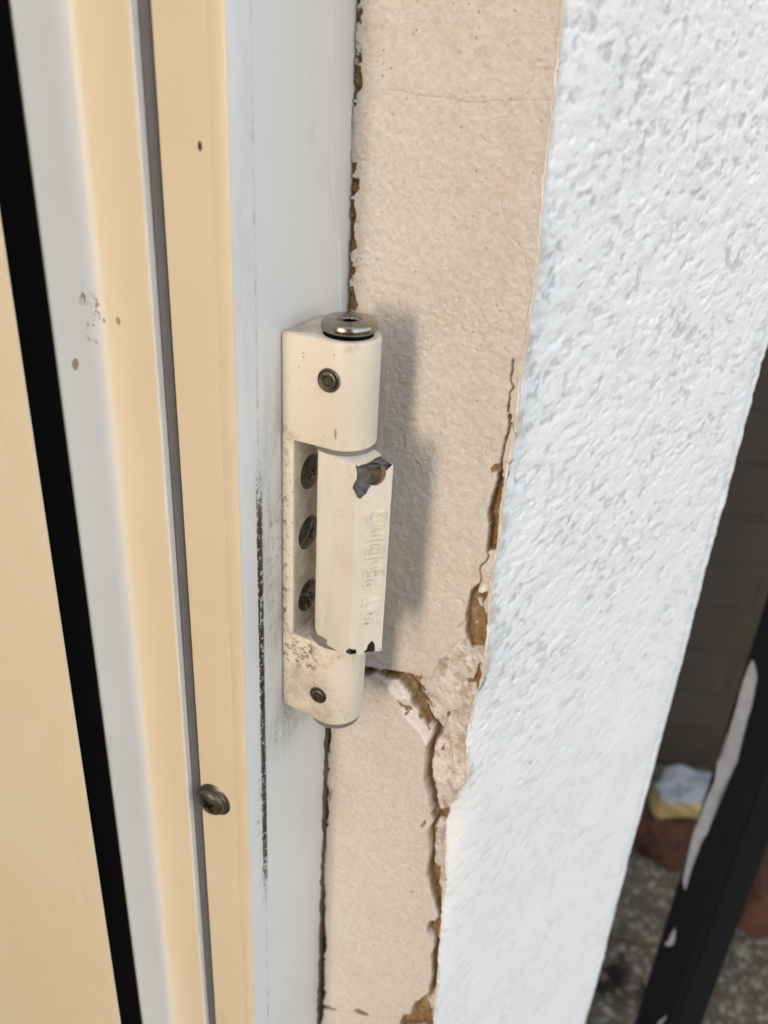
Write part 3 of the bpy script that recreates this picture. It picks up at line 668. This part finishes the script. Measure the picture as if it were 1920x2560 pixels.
# undercut crack along the left side of the strip
wv = .75+1.5*fbm(Xg*0+3, Zg, 9, 75, 3)
ck = np.where(mid > -.25, sstep(wv+.35, wv*.45, dist_line(jx, jz, le)), 0)*sstep(-58.5, -62, Zg)*np.where(wv > .18, 1, 0)
h -= 2.4*ck; mortar = np.maximum(mortar, ck)
ck2 = np.where(mid > -.1, sstep(1.3, .1, dist_line(jx, jz, le[:11])+.3*fbm(Xg, Zg, 3, 72, 3)), 0)
h -= 3.0*ck2; mortar = np.maximum(mortar, ck2)
def pit(name, depth, soft=.5, m=1.0, c=0.0):
    global h, mortar, chip
    s = reg(name); f = sstep(0, soft, s)
    h = h*(1-f)+f*(depth+.55*rough); mm = sstep(-.05, .15, s)
    mortar = np.where(mm > 0, np.maximum(mortar*(1-mm), m*mm) if m > 0 else mortar*(1-mm), mortar); chip = np.maximum(chip*(1-mm if m > 0 else 1), c*mm)
s = reg('scoop'); f = sstep(-.5, 2.5, s); h -= 1.1*f; wh = sstep(-.2, .4, s)*sstep(34+.28*(-67-Zg)*1.0, 33.0+.28*(-67-Zg), Xg-2.2)
chip = np.maximum(chip, sstep(0, .5, s)*.9)
# ridge of cream on the right of the scoop
h += .8*np.exp(-((Xg-38.6-.14*(-72-Zg))/1.3)**2)*sstep(-60, -66, Zg)*sstep(-94, -86, Zg)
s = reg('chip_a'); f = sstep(0, 2.0, s); h -= f*(.55-.5*fbm(Xg, Zg, 1.6, 81, 4, .65)); chip = np.maximum(chip, sstep(-.1, .25, s))
s = reg('chip_b'); h -= .35*sstep(0, .4, s); chip = np.maximum(chip, sstep(-.1, .2, s)*.85)
for nm_, dp in (('br_a', -2.3), ('br_b', -1.6), ('br_c', -1.9), ('br_d', -1.6), ('br_e', -2.0), ('br_f', -2.2), ('br_g', -3.2)):
    s = reg(nm_)+.25*fbm(Xg, Zg, 1.5, 85, 3); f = sstep(-.1, .6, s); h = h*(1-f)+f*(np.minimum(dp+.5*rough, h)); mortar = np.maximum(mortar, sstep(-.1, .2, s)); chip *= 1-sstep(-.1, .2, s)
for nm_ in ('br_h', 'br_i', 'br_j', 'fleck_b', 'fleck_c', 'fleck_d', 'nick_a', 'hz_a', 'hz_b', 'fleck_a', 'chipup0', 'chipup1', 'chipup2', 'chipup3', 'chipup4', 'chipup5'):
    s = reg(nm_)+(.30 if nm_ in ('hz_a', 'fleck_b') else .1)*(1+2*fbm(Xg, Zg, .9, 86, 3)); f = sstep(-.05, .3, s); h -= f*(.3 if nm_.startswith('fl') else .9); mortar = np.maximum(mortar, sstep(-.05, .12, s))
for nm_, dp in (('pit_c', -2.0), ('pit_d', -1.5), ('pit_a', -2.2), ('pit_b', -1.9)):
    s = reg(nm_); f = sstep(-.1, .4, s); h = h*(1-f)+f*(dp+.5*rough); mortar = np.maximum(mortar, sstep(-.1, .1, s))
for nm_ in ('fl_w1', 'fl_w2', 'fl_w3'):
    s = reg(nm_); f = sstep(-.1, .2, s); h += 1.0*f; mortar *= 1-f; chip = np.maximum(chip, f)
# dark undercut on the left of the big pits
for nm_ in ('pit_c', 'pit_d'):
    s = reg(nm_); s2 = sdf(jx-1.0, jz+.1, POLY[nm_]); f = sstep(-.05, .15, s)*sstep(.35, -.2, s2); h -= 1.3*f
def crack(name, wd, dp, m=.8):
    global h, mortar
    d = dist_line(jx, jz, POLY[name]); ww = wd*(.7+1.2*np.abs(fbm(Xg*0, Zg+Xg, 6, 91, 3))); f = sstep(ww+.12, ww*.3, d)
    h -= dp*f; mortar = np.maximum(mortar, f*m)
crack('hair1', .05, .3, .28); crack('hair2', .05, .3, .28); crack('crack_a', .22, 1.6, 1); crack('crack_b', .42, 1.8, 1); crack('crack_c', .15, 1.0, .9)
crack('crack_d', .20, 1.3, 1); crack('crack_e', .08, .5, .7); crack('crack_f', .22, .8, 1); crack('hz_line', .07, .5, .7)
# cream skin standing slightly off near the painted edge, fine pits
h -= .30*sstep(.30, .42, fbm(Xg, Zg, 1.3, 95, 2))*sstep(.0, .2, fbm(Xg, Zg, 14, 97, 2))
ed = (Xg-Xg[:, :1]); nb = sstep(.10, .2, fbm(Xg, Zg, 2.6, 301, 4, .65)+.15-.42*ed-.10*(Zg < -50)); nb = nb*(ed < 2.2)
h -= 1.1*nb; mortar = np.maximum(mortar, nb)
h[:, 0] = -5.5; h[:, 1] = np.minimum(h[:, 1], -1.2)*.5-.3; mortar[:, 0] = 1; mortar[:, 1] = np.maximum(mortar[:, 1], .6*(zz < -50))
X3 = Xg.copy(); X3[:, 0] -= .05
P = np.stack([X3, Y1-h, Zg], -1)
pl = link("plaster_reveal", grid_mesh(P, {"mortar": mortar, "chip": chip}, flip=False), m_plaster, wall, smooth=180)
tag(pl, "cream plaster reveal broken by a long brown crack")

# painted render: wraps the corner, runs back 117 mm and turns away at a soft beaded corner
PHI = math.radians(18.0); hx, hy = math.sin(PHI), math.cos(PHI); nx, ny = hy, -hx
SL = 131.5; RC = 7.0
ss = np.concatenate([[-3, -1.2, -.5, 0], np.arange(.35, SL+8, .36), np.linspace(SL+8.4, SL+60, 60)])
zz2 = np.concatenate([np.linspace(Z0, -420, 260)[:-1], np.arange(-420, 150, .42), np.linspace(150, Z1, 650)])
Sg, Zw = np.meshgrid(ss, zz2)
e2 = ilerp(POLY['edge_right'], zz2)+.35*1.2*fbm(zz2, zz2*0, 5, 3, 4)+.35*fbm(zz2, zz2*0+9, 2.0, 13, 4, .6)
ec = 43.4
sc_ = np.clip(Sg, 0, SL)
bx = ec+sc_*hx; by = Y1+sc_*hy
ang = np.clip((Sg-SL)/RC, 0, math.radians(88)); rest = np.maximum(Sg-SL-RC*math.radians(88), 0)
# arc turning away
bx = bx+RC*(np.sin(PHI+0*ang)*0); 
cx = -RC*nx; cy = -RC*ny
ax_ = np.cos(ang); as_ = np.sin(ang)
bx = bx+np.where(Sg > SL, cx+RC*(nx*ax_+hx*as_), 0); by = by+np.where(Sg > SL, cy+RC*(ny*ax_+hy*as_), 0)
a88 = math.radians(88); tx, ty = -nx*math.sin(a88)+hx*math.cos(a88), -ny*math.sin(a88)+hy*math.cos(a88)
bx = bx+rest*tx; by = by+rest*ty
Nx = np.where(Sg > SL, nx*ax_+hx*as_, nx); Ny = np.where(Sg > SL, ny*ax_+hy*as_, ny)
# lip over the plaster
dl = (e2[:, None]-ec); fall = np.exp(-np.clip(Sg, 0, None)/3.0)
bx = bx+dl*fall; by = by-.3*fall
Nx2 = Nx-.75*np.exp(-np.clip(Sg, 0, None)/1.2); Ny2 = Ny-.4*np.exp(-np.clip(Sg, 0, None)/1.2); nl = np.hypot(Nx2, Ny2); Nx, Ny = Nx2/nl, Ny2/nl
a_, b_ = Sg, Zw
wx = 1.2*vn(a_, b_, 7, 5); wy = 1.2*vn(a_, b_, 7, 15)
lump = fbm(.66*(a_+wx), b_+wy, 3.0, 101, 3, .5)
ps = fbm(.66*(a_+wx), b_+wy, 1.9, 111, 2, .5)
pits = sstep(.10, .42, ps); knob = sstep(.12, .45, -ps)
area = .55+.60*sstep(-130, 0, Zw)                          # heavier stipple higher up
b = .27*(.60*np.tanh(lump*2.2)-.90*pits+.10*knob)*area+.035*fbm(a_, b_, 1.2, 121, 2, .5)+.8*fbm(a_, b_, 40, 131, 2)
hollow_shade = np.clip((sstep(.10, .50, ps)*.75+sstep(.15, .6, -lump)*.35+sstep(.22, .42, fbm(.66*a_, b_, 1.2, 191, 2, .5))*.35)*sstep(-.55, .25, vn(a_, b_, 13, 7))*area, 0, 1)*.72  # grey painted into pits and low spots as shade between the lumps
# brushy paint low on the left
b += .12*fbm((a_-b_*.5)*1.0, (a_*.35+b_)*.22, 1.1, 141, 3, .6)*np.exp(-((a_-6)/9)**2-((b_+85)/40)**2)
b += .10*fbm(a_*.9, b_*.35, 2.0, 151, 3)*sstep(-80, -160, b_)
b -= 1.7*np.exp(-((Sg-SL+7.0)/2.4)**2)+np.clip(Sg-(SL-8), 0, 10)*.30+.5*fbm(b_, a_*.1, 14, 161, 3)*np.exp(-((Sg-SL)/6)**2)
b = b*sstep(-.2, 2.5, Sg)+.25*fbm(b_, a_, 3, 171, 3)*sstep(2.5, 0, Sg)
bx = bx+b*Nx; by = by+b*Ny
m0 = Sg < -.1
bx = np.where(m0, e2[:, None]+.25+np.where(Sg < -2, .6, 0), bx); by = np.where(m0, Y1-.3-.2*Sg*0+np.where(Sg < -2, 3.2, np.where(Sg < -1, 1.0, .35)), by)
stain = sstep(1.1, .1, Sg)*sstep(.0, .35, fbm(b_, a_*0, 9, 181, 3)+.12)*.55
P = np.stack([bx, by, Zw], -1)
rd = link("painted_render", grid_mesh(P, {"stain": stain, "hollow_shade": hollow_shade}, flip=False), m_render, wall, smooth=180)
# solid core behind both faces
k_ = SL-2
core = [(9, 48), (41.5, 48), (ec+12*hx-6*nx, Y1+12*hy-6*ny+1), (ec+k_*hx-15*nx, Y1+k_*hy-15*ny), (-60, Y1+k_*hy-25), (-60, 66), (9, 66)]
bm = bmesh.new(); prism(bm, core, Z0, Z1-1); 
mb = NT("brown_mortar_core"); p = mb.pos(); cc_ = mb.mix(mb.ramp(mb.noise(p, 300, 4), .3, .7), (.20, .13, .07), (.10, .065, .035))
m_core = mb.done(cc_, .95, mb.bump(mb.noise(p, 500, 4), .001, .8))
link("mortar_core", bm_mesh(bm), m_core, wall, smooth=0)
zj = np.concatenate([np.linspace(Z0, -262, 30)[:-1], np.arange(-262, -57, .3)]); vj = np.linspace(0, 1, 14)
yl = 37.35+.9*fbm(zj, zj*0+2, 4, 401, 4, .6)+1.2*sstep(-66, -57, zj)
Yj = yl[:, None]*(1-vj)+43.5*vj; Zj = np.repeat(zj[:, None], 14, 1)
Xj = -.25+.55*sstep(0, .12, vj)[None, :]-.25*sstep(.3, .6, vj)[None, :]+.3*fbm(Yj, Zj, 1.2, 411, 3)
link("dark_gap_strip", grid_mesh(np.stack([Xj, Yj, Zj], -1)), m_core, wall, smooth=180)  # dark brown strip stands in for the dark gap beside the plaster

# ================================================================== BLACK POST
def ray(px, py): return R @ Vector(((px-960)/2200, -(py-1280)/2200, -1))
post = thing("gate_post", (0.12, 0.29, GROUND), "black painted metal gate post with white paint scrapes down its corner", "post")
CX, CY = M.translation.x*1000, M.translation.y*1000
aL, aR = math.radians(.05), math.radians(6.15); W_ = 32.0; al = math.radians(33.7)+math.radians(3)
Dh = (W_*(math.cos(math.radians(33.7))+math.sin(math.radians(33.7))))/math.tan(aR-aL)+8
# near corner of the post, and its two visible faces
ac = aL+(aR-aL)*.60
nc_ = Vector((CX+Dh*math.sin(ac), CY+Dh*math.cos(ac)))
fL = Vector((-math.cos(al), math.sin(al))); fR = Vector((math.sin(al), math.cos(al)))   # along left face, along right face
q4 = [nc_, nc_+fR*W_, nc_+fR*W_+fL*W_, nc_+fL*W_]
bm = bmesh.new(); prism(bm, round_poly(q4, 4.5, 8), GROUND*1000, 1050, 0, 1)
link("post_tube", bm_mesh(bm), m_black, post, smooth=40)
bm = bmesh.new(); cq = sum(q4, Vector((0, 0)))/4
prism(bm, round_poly([cq+(q-cq)*1.12 for q in q4], 4, 6), 1050.3, 1056, .5, 2); link("post_cap", bm_mesh(bm), m_black, post, smooth=40)
bm = bmesh.new(); prism(bm, round_poly([cq+(q-cq)*2.6 for q in q4], 6, 6), GROUND*1000-3, GROUND*1000+6, 0, 1); link("base_plate", bm_mesh(bm), m_black, post, smooth=40)
nL = Vector((-fL.y, fL.x));  nL = nL if nL.y < 0 else -nL
def on_left_face(px, py):
    d = ray(px, py); o = M.translation*1000; n3 = Vector((nL.x, nL.y, 0)); p0 = Vector((nc_.x, nc_.y, 0))
    return o+d*((p0-o).dot(n3)/d.dot(n3))
def streak(pts):
    b = bmesh.new(); n3 = Vector((nL.x, nL.y, 0))
    P_ = []
    n = len(pts)
    rs2 = np.random.RandomState(5)
    for i in range(n):
        a, c_ = Vector(pts[i]), Vector(pts[(i+1) % n])
        for t in np.linspace(0, 1, 7)[:-1]:
            q = a.lerp(c_, t)+Vector((rs2.uniform(-1.3, 1.3), rs2.uniform(-2, 2)))*(0 if t == 0 else 1); P_.append(on_left_face(q.x, q.y))
    a = [b.verts.new((p+n3*.25)*MM) for p in P_]; e = [b.verts.new((p-n3*.3)*MM) for p in P_]
    b.faces.new(a); b.faces.new(e[::-1])
    for i in range(len(a)): b.faces.new((a[i], a[(i+1) % len(a)], e[(i+1) % len(a)], e[i]))
    bmesh.ops.triangulate(b, faces=b.faces[:])
    link("paint_scrape", bm_mesh(b), m_streak, post, smooth=0)
streak([(1886, 1655), (1893, 1690), (1880, 1765), (1862, 1815), (1852, 1860), (1843, 1905), (1808, 1960), (1790, 2010), (1772, 2075), (1748, 2115), (1730, 2165), (1719, 2210), (1712, 2225), (1708, 2200), (1716, 2160), (1735, 2080), (1756, 2030), (1775, 1980), (1790, 1945), (1793, 1905), (1808, 1895), (1828, 1820), (1838, 1780), (1848, 1745), (1858, 1705), (1868, 1680), (1880, 1650)])
streak([(1689, 2318), (1688, 2340), (1684, 2360), (1674, 2364), (1663, 2362), (1672, 2350), (1680, 2335)])
streak([(1668, 2538), (1663, 2548), (1652, 2562), (1640, 2575), (1645, 2560), (1655, 2548)])

# ================================================================== GROUND AND WHAT LIES ON IT
def m_ground():
    k = NT("gravelly_concrete", .95); p = k.pos()
    v = k.n("ShaderNodeTexVoronoi"); k.put(p, v.inputs["Vector"]); v.inputs["Scale"].default_value = 230
    n = k.noise(p, 9, 5, .6); f = k.noise(p, 260, 5, .7); s = k.xyz(v.outputs["Color"])
    c = k.mix(k.ramp(f, .3, .7), (.155, .132, .09), (.07, .06, .042))
    c = k.mix(k.mul(k.ramp(s[0], .74, .86), .9), c, (.42, .38, .30)); c = k.mix(k.mul(k.ramp(s[1], .80, .88), .8), c, (.16, .085, .05))
    c = k.mix(k.mul(k.ramp(n, .50, .64), .8), c, (.075, .068, .045)); c = k.mix(k.mul(k.ramp(k.noise(p, 70, 3), .62, .7), .6), c, (.14, .07, .04))
    h = k.math('ADD', k.math('MULTIPLY', f, .6), k.math('MULTIPLY', v.outputs["Distance"], -.8))
    return k.done(c, .95, k.bump(h, .004, .8))
mg = m_ground()
g1 = np.concatenate([[-20000, -6000, -2000, -800], np.arange(-300, 601, 4), [1200, 3000, 8000, 20000]]); g2 = np.concatenate([[-20000, -6000, -2000, -500], np.arange(200, 1301, 4), [2000, 4000, 9000, 20000]])
GX, GY = np.meshgrid(g1, g2)
GZ = GROUND*1000+6*fbm(GX, GY, 160, 201, 3)+3.0*fbm(GX, GY, 16, 211, 4, .6)
GZ = np.where((np.abs(GX-150) > 440) | (np.abs(GY-750) > 540), GROUND*1000, GZ)
tag(link("ground", grid_mesh(np.stack([GX, GY, GZ], -1)), mg, None, smooth=180), kind="structure")

def m_brick(name, a, b, mortar, scale=1.0):
    k = NT(name, .9); p = k.obj()
    br = k.n("ShaderNodeTexBrick"); sx = k.xyz(p); cv = k.n("ShaderNodeCombineXYZ"); k.put(sx[0], cv.inputs[0]); k.put(sx[2], cv.inputs[1])
    k.put(cv.outputs[0], br.inputs["Vector"]); br.inputs["Color1"].default_value = (*a, 1); br.inputs["Color2"].default_value = (*b, 1); br.inputs["Mortar"].default_value = (*mortar, 1)
    br.inputs["Scale"].default_value = 1; br.inputs["Brick Width"].default_value = .225; br.inputs["Row Height"].default_value = .075; br.inputs["Mortar Size"].default_value = .010; br.inputs["Mortar Smooth"].default_value = .3
    n = k.noise(p, 22, 5, .6); f = k.noise(p, 220, 4, .7)
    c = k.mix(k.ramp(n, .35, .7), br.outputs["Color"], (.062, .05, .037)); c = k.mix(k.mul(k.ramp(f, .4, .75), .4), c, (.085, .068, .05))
    h = k.math('ADD', k.math('MULTIPLY', br.outputs["Fac"], -.35), k.math('MULTIPLY', f, .5))
    return k.done(c, .9, k.bump(h, .006, .8))
gw = thing("garden_wall", (0.2, 1.08, GROUND), "weathered brown brick garden wall in shade behind the black post", "wall")
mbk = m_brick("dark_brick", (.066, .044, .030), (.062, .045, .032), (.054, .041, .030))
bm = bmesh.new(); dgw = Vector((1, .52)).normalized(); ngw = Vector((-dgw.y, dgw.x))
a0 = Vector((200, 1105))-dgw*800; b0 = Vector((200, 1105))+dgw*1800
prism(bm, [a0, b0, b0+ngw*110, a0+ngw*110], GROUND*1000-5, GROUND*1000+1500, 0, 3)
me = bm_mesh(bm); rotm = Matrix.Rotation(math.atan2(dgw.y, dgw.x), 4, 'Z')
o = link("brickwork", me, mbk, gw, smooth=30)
o.data.transform(rotm.inverted()); o.rotation_euler.z = math.atan2(dgw.y, dgw.x)
bm = bmesh.new(); prism(bm, [a0-ngw*12, b0-ngw*12, b0+ngw*122, a0+ngw*122], GROUND*1000+1501, GROUND*1000+1550, 3, 6); link("coping", bm_mesh(bm), mg, gw, smooth=30)

def lump_mesh(sx, sy, sz, seed, rough_=.18, sub=4, box=.6):
    b = bmesh.new(); bmesh.ops.create_icosphere(b, subdivisions=sub, radius=1)
    for v in b.verts:
        n = v.co.normalized(); m_ = max(abs(n.x), abs(n.y), abs(n.z)); s = (1/m_)*box+(1-box)
        p = Vector((n.x*s*sx, n.y*s*sy, n.z*s*sz))
        r = 1+rough_*2*float(fbm(np.array([n.x*50+n.z*31]), np.array([n.y*50-n.z*27]), 40, seed, 4, .55)[0])
        v.co = p*r*MM
    return b
def place(b, loc, rot): 
    m_ = Matrix.Translation(Vector(loc)*MM) @ rot.to_matrix().to_4x4()
    bmesh.ops.transform(b, matrix=m_, verts=b.verts[:]); return bm_mesh(b)
from mathutils import Euler
G_ = GROUND*1000
m_terra = simple("terracotta", (.11, .042, .022), .9, 0, (.002, .7), .5, 90)
m_yel = simple("pale_yellow_stone", (.52, .40, .19), .9, 0, (.002, .7), .3, 80)
m_wht = simple("whitewashed_rubble", (.50, .48, .47), .85, 0, (.002, .7), .35, 70)
m_leafy = simple("dead_leaf", (.035, .018, .012), .85, 0, (.002, .6), .6, 160)
def m_rub():
    k = NT("rubble_yellow_and_white", .9); p = k.pos(); x, y, z = k.xyz(p); n = k.noise(p, 60, 4)
    t = k.ramp(k.math('ADD', z, k.math('MULTIPLY', n, .016)), GROUND+.094, GROUND+.099)
    c = k.mix(t, (.46, .34, .15), (.34, .34, .37)); c = k.mix(k.mul(k.ramp(k.noise(p, 45, 3), .60, .68), .8), c, (.13, .10, .09))
    return k.done(c, .9, k.bump(n, .002, .8))
def gp(px, py, z): 
    d = ray(px, py); o = M.translation*1000; return o+d*((z-o.z)/d.z)
b = lump_mesh(62, 48, 26, 301, .16, 4, .75); bp = gp(1705, 2085, G_+30)
tag(link("broken_brick", place(b, (bp.x, bp.y, G_+20), Euler((.15, .1, .9))), m_terra, None, smooth=40), "broken orange brick lying under the white and yellow rubble", "brick", None)
b = lump_mesh(46, 27, 30, 322, .20, 5, .62); rp = gp(1712, 1985, G_+78)
tag(link("rubble_piece", place(b, (rp.x, rp.y, G_+76), Euler((.25, -.2, .5))), m_rub(), None, smooth=40), "chunk of white and yellow painted rubble sitting on a broken brick", "rubble", None)
b = lump_mesh(60, 60, 40, 333, .12, 4, .7); tp = gp(1958, 2225, G_+35)
tag(link("brick_fragment", place(b, (tp.x, tp.y, G_+34), Euler((.1, .2, .3))), m_terra, None, smooth=40), "orange brick fragment on the ground right of the black post", "brick", None)
# slab edge / kerb stone at the foot of the wall, and dark leaf litter
b = lump_mesh(150, 60, 24, 344, .05, 4, .9); kp = gp(1640, 2215, G_+20)
tag(link("paving_slab", place(b, (kp.x-60, kp.y-42, G_+6), Euler((0, .02, .35))), mg, None, smooth=40), "rough grey stone slab lying at the foot of the white wall", "slab", None)
rs = np.random.RandomState(8); bm = bmesh.new(); lp = gp(1535, 2478, G_)
for i in range(16):
    cx_, cy_ = lp.x+rs.normal(0, 13), lp.y+rs.normal(0, 9); L_ = rs.uniform(9, 20); w_ = L_*rs.uniform(.3, .5); e_ = Euler((rs.uniform(-.9, .9), rs.uniform(-.9, .9), rs.uniform(0, 6.3)))
    prev = None
    for t in np.linspace(0, 1, 8):
        ww = w_*math.sin(math.pi*min(max(t, .02), .98))**.7; row = []
        for s_ in (-1, 0, 1):
            p = Vector((L_*(t-.5)*2, s_*ww, 5*math.sin(t*3)+1.5*abs(s_))); p.rotate(e_); row.append(bm.verts.new((p+Vector((cx_, cy_, G_+10+rs.uniform(0, 1)+(i % 4)*4)))*MM))
        if prev:
            for j in range(2): bm.faces.new((prev[j], prev[j+1], row[j+1], row[j]))
        prev = row
me = bm_mesh(bm); o = link("dead_leaves", me, m_leafy, None, smooth=60); tag(o, "small heap of dark dead leaves on the ground at the foot of the white wall", "leaves", kind="stuff")
md = o.modifiers.new("thick", 'SOLIDIFY'); md.thickness = .0006

# ================================================================== UNSEEN BLOCKS ADDED BEHIND THE CAMERA TO CUT SKY LIGHT, WITH A GAP FOR THE SUN
mrb = m_brick("blocker_red_brick", (.17, .085, .055), (.13, .075, .05), (.20, .18, .15))
def sky_blocker(name, x0, x1, y0, y1, hgt, label):
    t = thing(name, ((x0+x1)/2*MM, (y0+y1)/2*MM, GROUND), label, "sky_blocker")
    b = bmesh.new(); prism(b, [(x0, y0), (x1, y0), (x1, y1), (x0, y1)], G_-5, G_+hgt, 0, 0); link("blocker_wall", bm_mesh(b), mrb, t, smooth=0)
    b = bmesh.new(); prism(b, [(x0-120, y0-120), (x1+120, y0-120), (x1+120, y1+120), (x0-120, y1+120)], G_+hgt+1, G_+hgt+90, 10, 20); link("blocker_roof", bm_mesh(b), m_black, t, smooth=30)
sky_blocker("sky_blocker_right", 220, 1400, -4600, -1500, 2350, "red brick block added out of view to cut sky light, right of the sun gap")
sky_blocker("sky_blocker_left", -5200, -620, -4600, -1500, 2350, "red brick block added out of view to cut sky light, left of the sun gap")
